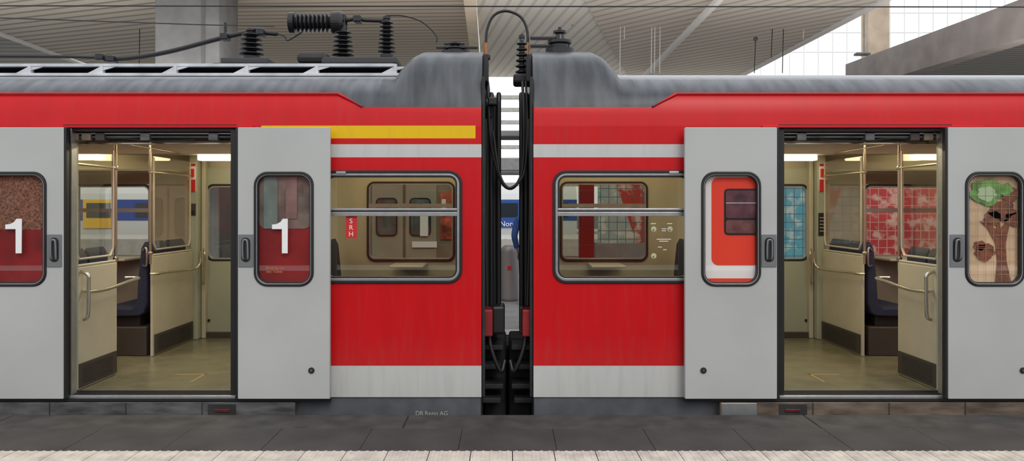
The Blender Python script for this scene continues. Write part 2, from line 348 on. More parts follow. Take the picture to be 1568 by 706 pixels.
    tube('grab_rail',[(X(3.29),1.52,.86),(X(3.24),1.56,.86),(X(3.23),1.7,.86),(X(3.23),2.3,.84),(X(3.2),2.42,.86),(X(3.18),2.45,.93),(X(3.18),2.45,1.02)],.013,M['brass'],car)
    tube('grab_rail_loop',[(X(3.2),2.56,.68),(X(3.17),2.5,.70),(X(3.16),2.5,.90),(X(3.16),2.5,1.0),(X(3.19),2.56,1.03)],.013,M['brass'],car)
    box('emergency_sign',X(3.315),X(3.255),2.508,2.518,zz(294),zz(251),M['white'],car)
    box('emergency_sign_red',X(3.312),X(3.258),2.503,2.509,zz(256),zz(252),M['redp'],car)
    box('emergency_sign_red',X(3.312),X(3.258),2.503,2.509,zz(294),zz(276),M['redp'],car)
    box('emergency_handle',X(3.30),X(3.27),2.49,2.51,zz(272),zz(260),M['redp'],car)
    if m<0:
        disc('door_button',(X(3.285),2.505,zz(325)),.02,.03,M['rubber'],car); box('button_plate',X(3.31),X(3.26),2.51,2.519,zz(330),zz(312),M['vent'],car)
    else:
        box('information_sign',X(3.32),X(3.25),2.508,2.518,zz(360),zz(326),M['rubber'],car)
        boxes('information_sign_text',[(X(3.31),X(3.262),2.504,2.507,zz(333+5*i)-.004,zz(333+5*i)+.004) for i in range(5)],M['concl'],car)
    box('light_strip',X(4.12),X(4.9),2.25,2.36,Z(245,2.3),Z(238,2.3),M['light'],car,.01)
    box('light_strip',X(2.3),X(3.14),2.25,2.36,Z(246,2.3),Z(237,2.3),M['light'],car,.01)
    box('light_strip_housing',X(.3),X(UE),2.20,2.40,Z(237,2.3),2.17,M['ceilin'],car,.01)
    box('light_strip',X(.4),X(1.7),2.25,2.36,Z(246,2.3),Z(238,2.3),M['light'],car,.01)
    box('light_strip',X(2.1),X(3.1),.9,1.1,2.15,2.172,M['light'],car,.004)
    box('light_strip',X(3.6),X(5.0),.5,.62,2.14,2.172,M['light'],car,.004)
    box('luggage_rack',X(3.4),X(5.4),2.2,2.66,1.84,1.86,M['cream'],car,.005)
    box('wall_heater',X(3.4),X(UE),2.60,2.7,FLOORZ,.25,M['vent'],car)
    box('under_seat_box',X(3.36),X(3.95),1.6,2.6,FLOORZ,.36,M['vent'],car,.01)
    bx=[(X(2.75),X(2.5),.785,.80,FLOORZ,FLOORZ+.002),(X(2.515),X(2.5),.5,.8,FLOORZ,FLOORZ+.002)]
    boxes('floor_marking',bx,mat('floor_marking_tan',(.33,.25,.11),.5),car)
    box('window_table',X(3.85),X(4.35),2.2,2.68,.93,.955,M['cream'],car,.01)
    box('window_table',X(.85),X(1.2),2.25,2.68,.86,.885,M['cream'],car,.01)
    return car
carL=build_car(-1,M['paintL'],'passenger_railcar')
carR=build_car(1,M['paintR'],'passenger_railcar')

def seat(x,face,y0,y1):
    e=empty('train_seat',(x,(y0+y1)/2,FLOORZ))
    prof=[(0,.40),(.05,.37),(.42,.36),(.47,.40),(.46,.43),(.40,.45),(.12,.44),(.07,.50),(.055,.75),(.03,1.0),(.0,1.06),(-.035,1.0),(-.03,.7),(-.03,.5)]
    n=2
    for i in range(n):
        a=y0+(y1-y0)*i/n+.01; b=y0+(y1-y0)*(i+1)/n-.01
        plate('seat_shell',[(x+face*p,FLOORZ+q) for p,q in prof],[],a,b,M['seat'],e,.012)
    box('seat_base',x+face*.08,x+face*.4,y0+.1,y1-.1,FLOORZ,FLOORZ+.37,M['vent'],e,.02)
    tube('seat_hand_grip',[(x+face*.02,y0+.02,FLOORZ+.98),(x-face*.03,y0-.01,FLOORZ+1.0),(x-face*.03,y0-.01,FLOORZ+.85),(x+face*.02,y0+.02,FLOORZ+.84)],.01,M['steel'],e)
for s in (-1,1):
    seat(s*3.385,s,1.60,2.5); seat(s*4.85,-s,1.6,2.5); seat(s*3.34,s,.16,.80)
    seat(s*1.79,-s,1.6,2.5); seat(s*.36,s,1.6,2.5)
    seat(s*1.79,-s,.2,.82)

# ---------------- sliding doors ----------------
def leaf(s,o0,o1,handle_side,name='sliding_door'):
    ya,yb=-.10,-.06
    a,b=s*U(o0,ya),s*U(o1,ya)
    e=empty(name,((a+b)/2,-.08,Z(611,ya)))
    zt,zb=Z(195,ya),Z(611,ya)
    if handle_side>0: w0,w1,h0,h1=o0+25,o0+116,o0+117,o0+140
    else: w0,w1,h0,h1=o1-116,o1-25,o1-140,o1-117
    wa,wb=s*U(w0,ya),s*U(w1,ya); wt,wbm=Z(263.5,ya),Z(438.5,ya)
    plate('door_panel',rrect(a,b,zb,zt,.006,2),[rrect(wa,wb,wbm,wt,.095)],ya,yb,M['leaf'],e,.004)
    de=b if handle_side>0 else a
    box('door_edge_rubber',de,de+s*handle_side*.018,ya+.005,yb+.01,zb,zt,M['rubber'],e,.004)
    ring('door_window_rubber',wa,wb,wbm,wt,.10,.016,ya-.010,yb,M['rubber'],e,.004)
    x0,x1=min(wa,wb),max(wa,wb)
    ring('door_window_inner_trim',x0+.015,x1-.015,wbm+.015,wt-.015,.085,.006,ya-.006,yb,M['alu'],e,.002)
    ring('door_window_inner_rubber',x0+.020,x1-.020,wbm+.020,wt-.020,.080,.008,ya-.002,yb,M['rubber'],e,.002)
    plate('door_window_glass',rrect(x0+.025,x1-.025,wbm+.025,wt-.025,.075),[],ya+.015,ya+.019,M['glasst'],e)
    ha,hb=s*U(h0,ya),s*U(h1,ya); ht,hbm=Z(359,ya),Z(409,ya); hc=(ha+hb)/2
    plate('handle_plate',rrect(ha,hb,hbm,ht,.006,3),[rrect(hc-.032,hc+.032,hbm+.035,ht-.025,.028)],ya-.006,ya,M['hg'],e,.002)
    plate('handle_recess',rrect(hc-.034,hc+.034,hbm+.03,ht-.02,.028),[],ya-.0015,ya-.0005,M['dark'],e)
    tube('handle_lever',[(hc-.014,ya-.006,hbm+.055),(hc-.018,ya-.016,hbm+.08),(hc-.016,ya-.02,ht-.055),(hc,ya-.02,ht-.038),(hc+.016,ya-.02,ht-.055),(hc+.018,ya-.016,hbm+.08),(hc+.014,ya-.006,hbm+.055)],.007,M['hg'],e)
    box('handle_lever_bar',hc-.012,hc+.012,ya-.016,ya-.004,hbm+.05,ht-.05,M['rubber'],e,.004)
    lo=w0+3 if handle_side>0 else w1-3
    disc('door_lock_bolt',(s*U(lo,ya),ya-.004,Z(567,ya)),.022,.012,M['rubber'],e)
    disc('door_lock_core',(s*U(lo,ya),ya-.010,Z(567,ya)),.009,.008,M['step'],e)
    return e,x0,x1,wbm,wt,ya
PY0,PY1=-.060,-.050
def reflection_panel(e,x0,x1,z0,z1,mt,name,k=0,r=.08):  # flat plate that paints a door-glass reflection as colour
    return plate(name,rrect(x0,x1,z0,z1,r),[],PY0-.003*k,PY1-.003*k,mt,e)
def digit_one(e,pl,pr,pt,pb,ya):
    g=lambda px,py:(W(px,py,ya).x,W(px,py,ya).z)
    w=pr-pl; h=pb-pt
    P=[g(pr,pb),g(pr-.37*w,pb),g(pr-.37*w,pt+.30*h),g(pl,pt+.30*h),g(pl,pt+.17*h),g(pl+.28*w,pt+.155*h),g(pl+.55*w,pt+.09*h),g(pl+.68*w,pt),g(pr,pt)]
    plate('class_number',P,[],ya+.008,ya+.012,M['white'],e)
e,x0,x1,z0,z1,ya=leaf(-1,272,413,1)
reflection_panel(e,x0,x1,z0,z1,M['dred'],'painted_reflection')  # dark red and brown reflection painted on plates behind the pane
reflection_panel(e,x0+.02,x1-.02,Z(350,-.05),z1-.01,M['brefl'],'reflection_upper',1,.06)
box('reflection_stripe',x0+.06,x0+.16,-.070,-.067,Z(350,-.05),z1-.03,mat('grey_green_reflection',(.18,.24,.22),.6,0,.3,6),e)
box('reflection_stripe',x0+.22,x0+.30,-.070,-.067,Z(335,-.05),z1-.03,mat('pink_grey_reflection',(.30,.18,.17),.6,0,.3,6),e)
digit_one(e,416,440,335,388,ya)
text('door_text','Einstieg nur\nmit Ticket',-U(777-407,ya),Z(412,ya),ya+.01,.028,mat('orange_print',(.5,.2,.08),.6),e,'LEFT')
e,x0,x1,z0,z1,ya=leaf(-1,680,822,-1)
reflection_panel(e,x0,x1,z0,z1,M['dred'],'painted_reflection')
reflection_panel(e,x0+.02,x1-.02,Z(352,-.05),z1-.01,mat('brick_brown_reflection',(.24,.11,.07),.8,0,.7,60),'reflection_upper',1,.06)  # upper part of this pane's reflection, painted as a brown plate
digit_one(e,7,32,335,388,ya)
e,x0,x1,z0,z1,ya=leaf(1,272,413,1)
reflection_panel(e,x0,x1,z0,z1,mat('bright_white_reflection',(.95,.93,.93),.5),'painted_reflection')  # red and white reflection in this pane, painted as layered plates
bred=mat('bright_red_reflection',(.95,.06,.025),.5)
reflection_panel(e,U(312,-.05),U(385,-.05),Z(406,-.05),Z(272,-.05),bred,'reflection_red',1,.05)
reflection_panel(e,U(306,-.05),U(385,-.05),Z(434,-.05),Z(426,-.05),bred,'reflection_red_strip',1,.01)
reflection_panel(e,U(331,-.05),U(385,-.05),Z(360,-.05),Z(289,-.05),M['rubber'],'reflection_window_frame',2,.03)
reflection_panel(e,U(333.5,-.05),U(382,-.05),Z(334,-.05),Z(292,-.05),mat('reflection_window_tint',(.14,.05,.07),.4,0,.5,12),'reflection_window',3,.02)
reflection_panel(e,U(333.5,-.05),U(382,-.05),Z(357,-.05),Z(337,-.05),mat('reflection_window_tint_low',(.18,.07,.07),.4,0,.5,12),'reflection_window_low',3,.02)
box('reflection_window_bar',U(333,-.05),U(382,-.05),-.074,-.072,Z(312,-.05),Z(310,-.05),M['concl'],e)
e,x0,x1,z0,z1,ya=leaf(1,675,817,-1)
reflection_panel(e,x0,x1,z0,z1,mat('reflected_mural_peach',(.80,.58,.38),.6,0,.2,4),'painted_reflection')  # reflected tree mural, painted as flat plates behind the pane
brn=mat('reflected_tree_brown',(.24,.09,.05),.7,0,.4,25); grn=mat('reflected_leaf_green',(.16,.34,.10),.7,0,.5,18)
MY=-.065
def wp(px,py): v=W(px,py,MY); return (v.x,v.z)
plate('reflected_tree_trunk',[wp(*p) for p in ((1524,432),(1527,400),(1524,372),(1512,350),(1500,338),(1514,342),(1526,352),(1524,325),(1529,325),(1532,350),(1542,338),(1556,328),(1545,346),(1540,372),(1541,400),(1548,432))],[],MY-.003,MY,brn,e)
def blob(cx,cy,r,mt,k):
    P=[wp(cx+r*(1+.13*math.sin(7*a))*math.cos(a),cy+r*.8*(1+.13*math.sin(5*a+1))*math.sin(a)) for a in [i*2*math.pi/36 for i in range(36)]]
    plate('reflected_tree_foliage',P,[],MY-.003-.002*k,MY-.002*k,mt,e)
blob(1534,322,20,brn,1); blob(1520,334,13,brn,1); blob(1551,336,13,brn,1); blob(1508,385,15,brn,1); blob(1500,376,9,brn,1)
blob(1510,294,25,grn,2); blob(1510,297,14,mat('reflected_light_green',(.5,.62,.4),.7),3); blob(1546,298,14,brn,2); blob(1538,290,12,grn,3)
blob(1507,392,10,brn,2)
gl=[(U(x-777,MY)-.0012,U(x-777,MY)+.0012,MY-.0115,MY-.0105,z0+.03,z1-.03) for x in range(1484,1566,12)]
gl+=[(x0+.03,x1-.03,MY-.0115,MY-.0105,Z(y,MY)-.0012,Z(y,MY)+.0012) for y in range(280,432,20)]
boxes('reflected_grid',gl,mat('reflected_grid_line',(.45,.36,.27),.5),e)

for px,py in ((1001,351),(1026,351),(1001,392)):
    disc('window_sticker',tuple(W(px,py,.016)),.020,.004,mat('sticker_cream',(.5,.5,.3),.5),carR)
    text('window_sticker_symbol','x',W(px,py,0).x,Z(py+3),.012,.03,M['vent'],carR)
boxes('window_sticker_text',[(U(x-777),U(x+w-777),.012,.014,Z(y+1.0),Z(y)) for x,y,w in ((1014,350,7),(1014,353,6),(1006,366,22),(1010,369,14),(1016,382,5),(1008,378,6),(997,342,8),(1022,342,8))],M['white'],carR)
box('window_sticker',-U(777-529),-U(777-546),.014,.018,Z(365),Z(331),M['redp'],carL)
for k in range(3): text('window_sticker_text','SRH'[k],-U(777-537),Z(342+10*k),.012,.05,M['white'],carL)
text('owner_lettering','DB Regio AG',-U(777-661,.0),Z(636,.0),-.0,.045,M['concl'],carL,'CENTER',.95)

# ---------------- gap between cars ----------------
for s,inner in ((-1,.055),(1,.10)):
    e=empty('gangway_bellows',(s*.12,.5,.3))
    yb=.30
    box('bellows_plate',s*.19,s*(inner+.02),yb,yb+1.9,.5,Z(150,.3),M['rubber'],e,.03)
    for i in range(3):
        xx=s*(.18-(.18-inner)*i/2.2)
        tube('bellows_fold',[(xx,yb,.55),(xx,yb-.01,Z(175,.3)),(xx,yb+.08,Z(152,.3))],.018,M['rubber'],e)
    box('end_pillar',s*.19,s*.165,.03,.12,Z(610),Z(120,.1),M['dark'],e,.008)
    box('buffer_beam',s*.19,s*(.11),.08,.3,Z(515,.1),Z(474,.1),M['redbuf'],e,.01)
    box('buffer_head',s*.12,s*(.02 if s<0 else .09),.15,.4,Z(514,.1),Z(470,.1),M['rubber'],e,.02)
    for k,(pz) in enumerate((530,560,590,612)):
        box('end_step',s*.19,s*(.03+.02*(k%2)),.25,.5,Z(pz+8,.2),Z(pz,.2),M['dark'],e,.008)
    box('end_apron',s*.19,s*.012,.5,.9,-.5,Z(518,.5),M['dark'],e,.02)
    tube('brake_hose',[(s*.15,.2,Z(500)),(s*.12,.15,Z(540)),(s*.05,.15,Z(575)),(s*.02,.2,Z(560))],.016,M['rubber'],e)
    tube('end_pipe',[(s*.16,.1,Z(180)),(s*.165,.1,Z(300)),(s*.15,.1,Z(470))],.007,M['cable'],e)
    box('roof_end_bracket',s*.19,s*.15,.3,.6,Z(128,.4),Z(86,.4),M['dark'],e,.01)
cp=empty('automatic_coupler',(0,1.4,.0))
box('coupler_head',-.13,.13,1.25,1.55,-.2,.12,M['dark'],cp,.03); tube('coupler_shank',[(-.3,1.4,-.05),(.3,1.4,-.05)],.07,M['dark'],cp,False)
box('coupler_cover',-.1,.1,.95,1.2,-.35,.3,M['dark'],cp,.03)

def insulator(px,p0,p1,y,r,name='high_voltage_insulator',n=None):
    a=W(px,p1,y); b=W(px,p0,y); L=b.z-a.z; n=n or max(3,int(L/.045))
    e=empty(name,a); prof=[(r*.75,0),(r*.75,L*.06),(r*.4,L*.07)]
    for i in range(n):
        z=L*(.1+.78*i/n); dz=L*.78/n; f=1-.25*i/n
        prof+=[(r*.38,z),(r*f,z+dz*.25),(r*f,z+dz*.4),(r*.42,z+dz*.8)]
    prof+=[(r*.35,L*.9),(r*.45,L*.91),(r*.45,L*.97),(r*.15,L*.975),(r*.15,L)]
    lathe('insulator_body',prof,a,M['insul'],e,n=28,smooth=False); return e
insulator(385,44,90,1.1,.105)
insulator(592,24,88,1.1,.078)
e=insulator(525,40,92,1.1,.095,'vacuum_circuit_breaker'); a=W(443,35,1.1); L=W(527,35,1.1).x-a.x
pr=[(.05,0),(.09,.005),(.09,.05),(.06,.055)]
for i in range(8):
    z=.07+.036*i; pr+=[(.05,z),(.085,z+.008),(.085,z+.016),(.05,z+.026)]
pr+=[(.06,.37),(.095,.375),(.10,.45),(.07,L),(.03,L+.02)]
lathe('breaker_body',pr,a,M['insul'],e,(1,0,0),28,False)
box('breaker_terminal',L+a.x-.06,L+a.x+.02,1.05,1.15,a.z-.1,a.z+.07,M['insul'],e,.01)
rb=empty('roof_busbar',W(260,79,1.1))
tube('busbar_pipe',[W(160,91,1.1),W(200,89,1.1),W(260,79,1.1),W(345,57,1.1),W(385,50,1.1),W(425,52,1.1)],.020,M['cable'],rb)
tube('busbar_pipe',[W(-60,86,1.1),W(100,87,1.1),W(195,90,1.1)],.014,M['cable'],rb)
tube('busbar_pipe',[W(527,32,1.1),W(545,29,1.1),W(560,31,1.1),W(592,32,1.1)],.018,M['cable'],rb)
tube('jumper_wire',[W(592,24,1.1),W(620,25,1.1),W(648,35,1.1),W(668,55,1.1),W(668,66,1.1)],.006,M['cable'],rb)
for px,pz in ((155,88),(172,91),(345,57),(400,50),(548,30)):
    v=W(px,pz,1.1); box('clamp_block',v.x-.035,v.x+.035,1.05,1.15,v.z-.03,v.z+.03,M['insul'],rb,.01)
tube('clamp_pin',[W(345,35,1.1),W(345,57,1.1)],.015,M['insul'],rb,False)
tube('jumper_wire',[W(425,52,1.1),W(436,56,1.1),W(441,62,1.1),W(462,50,1.1)],.006,M['cable'],rb)
e=empty('roof_equipment_box',W(480,100,1.1))
box('housing',W(345,0,1.1).x,W(612,0,1.1).x,.75,1.8,2.45,Z(96,.75),M['dark'],e,.02)
box('lid',W(462,0,1.1).x,W(510,0,1.1).x,.9,1.3,Z(96,.9),Z(80,.9),M['dark'],e,.04)
box('insulator_plinth',W(350,0,1.1).x,W(420,0,1.1).x,.9,1.3,Z(97,.9),Z(88,.9),M['grate'],e,.01)
box('insulator_plinth',W(500,0,1.1).x,W(612,0,1.1).x,.9,1.3,Z(97,.9),Z(87,.9),M['grate'],e,.01)
e=empty('roof_walkway_frame',W(300,105,.45)); yy=.42
xl=-5.6; xr=W(606,0,yy).x
box('top_rail',xl,xr,yy,yy+.04,Z(102,yy),Z(97.5,yy),M['frame'],e,.004)
box('bottom_rail',xl,xr+.06,yy-.02,yy+.04,Z(117,yy),Z(112.5,yy),M['frame'],e,.004)
box('walkway_grating',xl,xr,yy+.05,yy+.5,Z(99,yy),Z(98,yy)+.01,M['grate'],e)
box('walkway_dark_web',xl,xr,yy+.3,yy+.32,2.5,Z(99,yy),M['grate'],e)  # dark upright grating sheet behind the rails
for px in (605,485,378,268,155,45,-65,-175):
    v=W(px,0,yy).x
    box('post',v-.012,v+.012,yy-.004,yy+.04,Z(113,yy),Z(98,yy),M['frame'],e)
    plate('gusset',[(v,Z(112,yy)),(v-.11,Z(112,yy)),(v,Z(101,yy))],[],yy+.005,yy+.02,M['frame'],e)
    plate('gusset_upper',[(v,Z(102,yy)),(v+.11,Z(102,yy)),(v,Z(108,yy))],[],yy+.005,yy+.02,M['frame'],e)
def bushing(px,top,base,y):
    e=empty('roof_bushing',W(px,base,y)); a=W(px,base,y)
    L=Z(top,y)-a.z
    lathe('bushing_body',[(.12,0),(.12,L*.2),(.08,L*.25),(.08,L*.35),(.10,L*.4),(.10,L*.5),(.045,L*.55),(.035,L*.75),(.055,L*.78),(.055,L*.86),(.015,L*.88),(.015,L)],a,M['insul'],e,n=24,smooth=False)
    return e
e=bushing(697,64,84,.9); box('terminal_bar',W(668,0,.9).x,W(732,0,.9).x,.87,.93,Z(75,.9),Z(72,.9),M['insul'],e,.004)
box('terminal_bar_upper',W(680,0,.9).x,W(712,0,.9).x,.87,.93,Z(69,.9),Z(66.5,.9),M['insul'],e,.004)
e=bushing(857,42,84,.9); box('terminal_bar',W(812,0,.9).x,W(872,0,.9).x,.87,.93,Z(73,.9),Z(69,.9),M['insul'],e,.004)
box('terminal_bar_upper',W(812,0,.9).x,W(850,0,.9).x,.87,.93,Z(61,.9),Z(57,.9),M['insul'],e,.004)
jc=empty('intercar_jumper_cable',W(775,17,.9))
tube('cable_loop',[W(744,90,.9),W(744,70,.9),W(746,45,.9),W(756,24,.9),W(775,17,.9),W(796,25,.9),W(806,42,.9),W(808,62,.9),W(806,90,.9),W(803,130,.9)],.012,M['cable'],jc)
tube('clamp_sleeve',[W(744,66,.9),W(744,84,.9)],.018,M['copper'],jc,False); tube('clamp_sleeve',[W(808,66,.9),W(806.5,86,.9)],.018,M['copper'],jc,False)
box('clamp_bracket',W(739,0,.9).x,W(751,0,.9).x,.86,.94,Z(92,.9),Z(84,.9),M['insul'],jc,.01)
insulator(799,52,130,.75,.055,n=7)
e=empty('cable_terminal_box',W(800,120,.5)); box('box_body',W(786,0,.5).x,W(812,0,.5).x,.45,.7,Z(128,.5),Z(114,.5),M['dark'],e,.02)
cc=empty('intercar_control_cable',W(785,288,.2))
tube('cable',[W(800,125,.35),W(802,170,.2),W(802,230,.2),W(798,268,.2),W(785,288,.2),(W(770,282,.2)),W(758,250,.2),W(751,210,.2),W(748,160,.2)],.011,M['cable'],cc)
tube('cable',[W(805,125,.35),W(808,200,.15),W(803,262,.15),W(790,283,.15),W(776,286,.15),W(764,262,.15),W(755,200,.15)],.009,M['cable'],cc)
tube('cable',[W(741,95,.7),W(741,105,.6),W(746,130,.5),W(750,180,.2)],.018,M['cable'],cc)
box('junction_body',W(747,0,.2).x,W(761,0,.2).x,.15,.25,Z(162,.2),Z(150,.2),M['rubber'],cc,.01)

# ---------------- platform ----------------
pf=empty('platform',(0,-2,0))
PE=-.15
y1=PE-.34; y2=y1-.50; y3=y2-.62
box('platform_base',-20,20,-5.2,PE-.02,-.9,-.06,M['conc'],pf)
boxes('kerb_joint_fill',[(-20,20,y3,PE-.01,-.07,-.012)],M['dark'],pf)
xs=[-.70-2.8*3+2.8*i for i in range(8)]
for i in range(7): box('kerb_stone',xs[i]+.004,xs[i+1]-.004,y1+.003,PE,-.3,0,M['kerb'],pf,.008)
bm=bmesh.new()
x=-9.3
while x<9.3:
    r=bmesh.ops.create_cube(bm,size=1)
    h=random.uniform(-.001,.001)
    for v in r['verts']: v.co=Vector((x+.3+v.co.x*.5975,(y1+y2)/2+v.co.y*(.5-.004),-.03+h+v.co.z*.06))
    x+=.6
bmesh.ops.bevel(bm,geom=bm.edges[:],offset=.002,segments=1,affect='EDGES')
me=bpy.data.meshes.new('dark_paving'); bm.to_mesh(me); bm.free(); link('dark_paving',me,M['paver'],pf)
bm=bmesh.new()
for row in range(2):
    x=-7.5+.03
    while x<7.5:
        yc=y2-.155-.31*row
        r=bmesh.ops.create_cube(bm,size=1)
        for v in r['verts']: v.co=Vector((x+.125+v.co.x*.244,yc+v.co.y*.304,-.028+v.co.z*.056))
        for k in range(5):
            r=bmesh.ops.create_cube(bm,size=1)
            for v in r['verts']:
                tp=.55 if v.co.z>0 else 1
                v.co=Vector((x+.025+.05*k+v.co.x*.026*tp,yc+v.co.y*.29,.0025+v.co.z*.005))
        x+=.25
me=bpy.data.meshes.new('tactile_paving'); bm.to_mesh(me); bm.free(); link('tactile_paving',me,M['tact'],pf)
box('platform_paving',-20,20,-13,y3,-.06,0,M['paver'],pf)

# ---------------- surroundings ----------------
box('track_bed',-60,60,PE,80,-1.2,-.85,M['ballast'])
e=empty('platform',(0,8,0)); box('platform_slab',-40,40,3.4,12,-.84,0,M['conc'],e,.02); box('platform_edge_strip',-40,40,3.4,3.8,0,.004,M['concl'],e)
e=empty('platform',(0,36,0)); box('platform_slab',-60,60,32,38.5,-.84,0,M['concl'],e,.02)
e=empty('platform',(0,50,0)); box('platform_slab',-60,60,44,50,-.84,0,M['concl'],e,.02)
e=empty('concrete_column',(-6,8.5,0))
xa,xb=W(237,0,8.5).x,W(336,0,8.5).x
plate('column_shaft',[(xa,.0),(xb,.0),(xb,7),(xa,7)],[],8.5,9.5,M['conc'],e,.02)
box('column_groove',(xa*.25+xb*.75)-.03,(xa*.25+xb*.75)+.03,8.49,8.51,0,7,mat('column_groove',(.15,.15,.15),.9),e)
box('column_base',xa-.05,xb+.05,8.45,9.55,.001,.2,M['conc'],e,.02)
e=empty('commuter_train',(-8,40,0))
blue=mat('train_blue',(.02,.07,.30),.4); yel=mat('train_yellow',(.75,.45,.03),.4); twh=mat('train_white',(.55,.57,.57),.4); tgl=mat('train_window_dark',(.02,.03,.035),.1)
bx0,bx1=-34,4
pr=[(40,-.5),(40,1.9),(40.15,2.3),(40.6,2.62),(41.4,2.75),(42.2,2.62),(42.65,2.3),(42.8,1.9),(42.8,-.5)]
bm=bmesh.new(); r1=[bm.verts.new((bx0,a,b)) for a,b in pr]; r2=[bm.verts.new((bx1,a,b)) for a,b in pr]
for i in range(len(pr)): bm.faces.new((r1[i],r1[(i+1)%len(pr)],r2[(i+1)%len(pr)],r2[i]))
bm.faces.new(r1); bm.faces.new(r2); bmesh.ops.recalc_face_normals(bm,faces=bm.faces)
me=bpy.data.meshes.new('body'); bm.to_mesh(me); bm.free(); link('body',me,twh,e)
box('blue_band',bx0,bx1,39.97,40.0,.75,1.95,blue,e)
wl=[];dl=[(-24.4,-22.6,39.92,39.97,.3,1.95),(-14,-12.9,39.92,39.97,.0,1.95)]
for i in range(13):
    x=bx0+1+i*2.9
    wl.append((x,x+1.7,39.93,39.97,.95,1.75)) 
    if i%3==1: dl.append((x+1.75,x+2.75,39.92,39.97,.0,1.95))
boxes('windows',wl,tgl,e); boxes('doors',dl,yel,e)
boxes('door_windows',[(a+.2,b-.2,39.9,39.92,.9,1.75) for a,b,*_ in dl],tgl,e)
text('lettering','NordW',.25,.42,39.90,.42,M['white'],e,'CENTER'); box('lettering_band',-1.2,1.5,39.91,39.96,.36,.8,blue,e)
# invented stand-in for the train doors showing in the left car window
e=empty('train_door_standin',(-1.5,6.4,0))
ol=mat('standin_olive_grey_cladding',(.21,.20,.145),.5,0,.2,3); ol2=mat('standin_olive_door',(.34,.33,.25),.4,0,.1,3)
box('standin_shell',-2.35,-.72,6.1,7.8,.001,2.5,ol,e,.02)
lg=mat('standin_window_glass',(.10,.13,.12),.15,0,.5,5)
for a in (-2.02,-1.52):
    plate('standin_door_leaf',rrect(a,a+.46,.06,2.15,.01),[],6.06,6.10,ol2,e,.004)
    ring('standin_door_window_frame',a+.06,a+.38,1.05,1.62,.07,.02,6.04,6.07,M['rubber'],e,.003)
    plate('standin_door_window',rrect(a+.075,a+.365,1.065,1.605,.06),[],6.045,6.058,lg,e)
box('side_poster',-1.0,-.80,6.07,6.1,1.0,1.7,mat('poster_red_orange',(.45,.10,.05),.5,0,.8,9),e)
boxes('notice_papers',[(-1.42,-1.05,6.035,6.045,.88,.97),(-1.3,-1.18,6.03,6.04,1.05,1.35),(-.98,-.92,6.05,6.065,1.35,1.6)],M['white'],e)
def mural():
    m=bpy.data.materials.new('glass_block_mural'); m.use_nodes=True; nt=m.node_tree; b=nt.nodes['Principled BSDF']
    g=nt.nodes.new('ShaderNodeNewGeometry'); s=nt.nodes.new('ShaderNodeSeparateXYZ'); nt.links.new(g.outputs['Position'],s.inputs[0])
    x=s.outputs['X']; z=s.outputs['Z']
    vo=nt.nodes.new('ShaderNodeTexNoise'); vo.inputs['Scale'].default_value=6.0; vo.inputs['Detail'].default_value=4; nt.links.new(g.outputs['Position'],vo.inputs['Vector'])
    mr=nt.nodes.new('ShaderNodeMapRange'); mr.inputs[1].default_value=.50; mr.inputs[2].default_value=.62; nt.links.new(vo.outputs['Fac'],mr.inputs[0]); k=mr.outputs[0]
    rw=mixcol(nt,k,(.55,.05,.05),(.75,.45,.40))
    cy=mixcol(nt,k,(.12,.45,.58),(.5,.68,.68))
    c=mixcol(nt,math_node(nt,'GREATER_THAN',x,4.55),cy,rw)
    low=math_node(nt,'LESS_THAN',z,1.25)
    c=mixcol(nt,math_node(nt,'MULTIPLY',low,math_node(nt,'GREATER_THAN',x,4.55)),c,mixcol(nt,k,(.45,.04,.04),(.6,.38,.33)))
    sm=mixcol(nt,math_node(nt,'GREATER_THAN',math_node(nt,'ADD',x,math_node(nt,'MULTIPLY',z,.35)),2.25),mixcol(nt,k,(.35,.50,.48),(.7,.72,.65)),mixcol(nt,k,(.5,.06,.04),(.7,.6,.5)))
    c=mixcol(nt,math_node(nt,'LESS_THAN',x,3.0),c,sm)
    fx=math_node(nt,'LESS_THAN',math_node(nt,'FRACT',math_node(nt,'MULTIPLY',x,8)),.08)
    fz=math_node(nt,'LESS_THAN',math_node(nt,'FRACT',math_node(nt,'MULTIPLY',z,8)),.08)
    gx=mixcol(nt,math_node(nt,'GREATER_THAN',x,4.55),(.08,.16,.2),(.6,.36,.32))
    c=mixcol(nt,math_node(nt,'MAXIMUM',fx,fz),c,gx)
    nt.links.new(c,b.inputs['Base Color']); b.inputs['Roughness'].default_value=.25
    return m
e=empty('glass_block_wall',(6,6,0)); mm=mural()
box('wall_panel',3.7,9.0,6,6.15,.25,2.5,mm,e); box('wall_plinth',3.65,9.05,5.97,6.2,.001,.25,M['conc'],e,.01); box('wall_coping',3.65,9.05,5.95,6.2,2.5,2.6,M['conc'],e,.01)
boxes('wall_posts',[(x,x+.06,5.97,6.0,.25,2.5) for x in (3.7,4.55,7.2,8.9)],M['conc'],e)
e=empty('advertising_panel',(1.9,6,0)); box('panel_face',1.35,2.1,6,6.1,.95,2.4,mm,e); box('panel_frame_base',1.3,2.15,5.98,6.15,.001,.95,M['conc'],e,.01); box('panel_frame_top',1.3,2.15,5.98,6.15,2.4,2.5,M['conc'],e,.01)
e=empty('red_pillar',(1.05,5,0)); box('pillar',.98,1.18,5,5.2,.001,3.2,mat('pillar_red',(.25,.012,.010),.4),e,.02); box('pillar_collar',.96,1.2,4.98,5.22,1.9,2.0,M['rubber'],e,.01); box('pillar_foot',.95,1.21,4.97,5.23,.002,.1,M['dark'],e,.01)
e=empty('waste_bin',(.02,7,0)); a=Vector((.03,6.8,0.001))
lathe('bin_body',[(.13,0),(.14,.05),(.14,.78),(.13,.84),(.08,.88)],a,mat('bin_grey',(.30,.28,.28),.4,.2),e,n=20); box('bin_label',.0,.06,6.65,6.66,.5,.56,M['redp'],e)

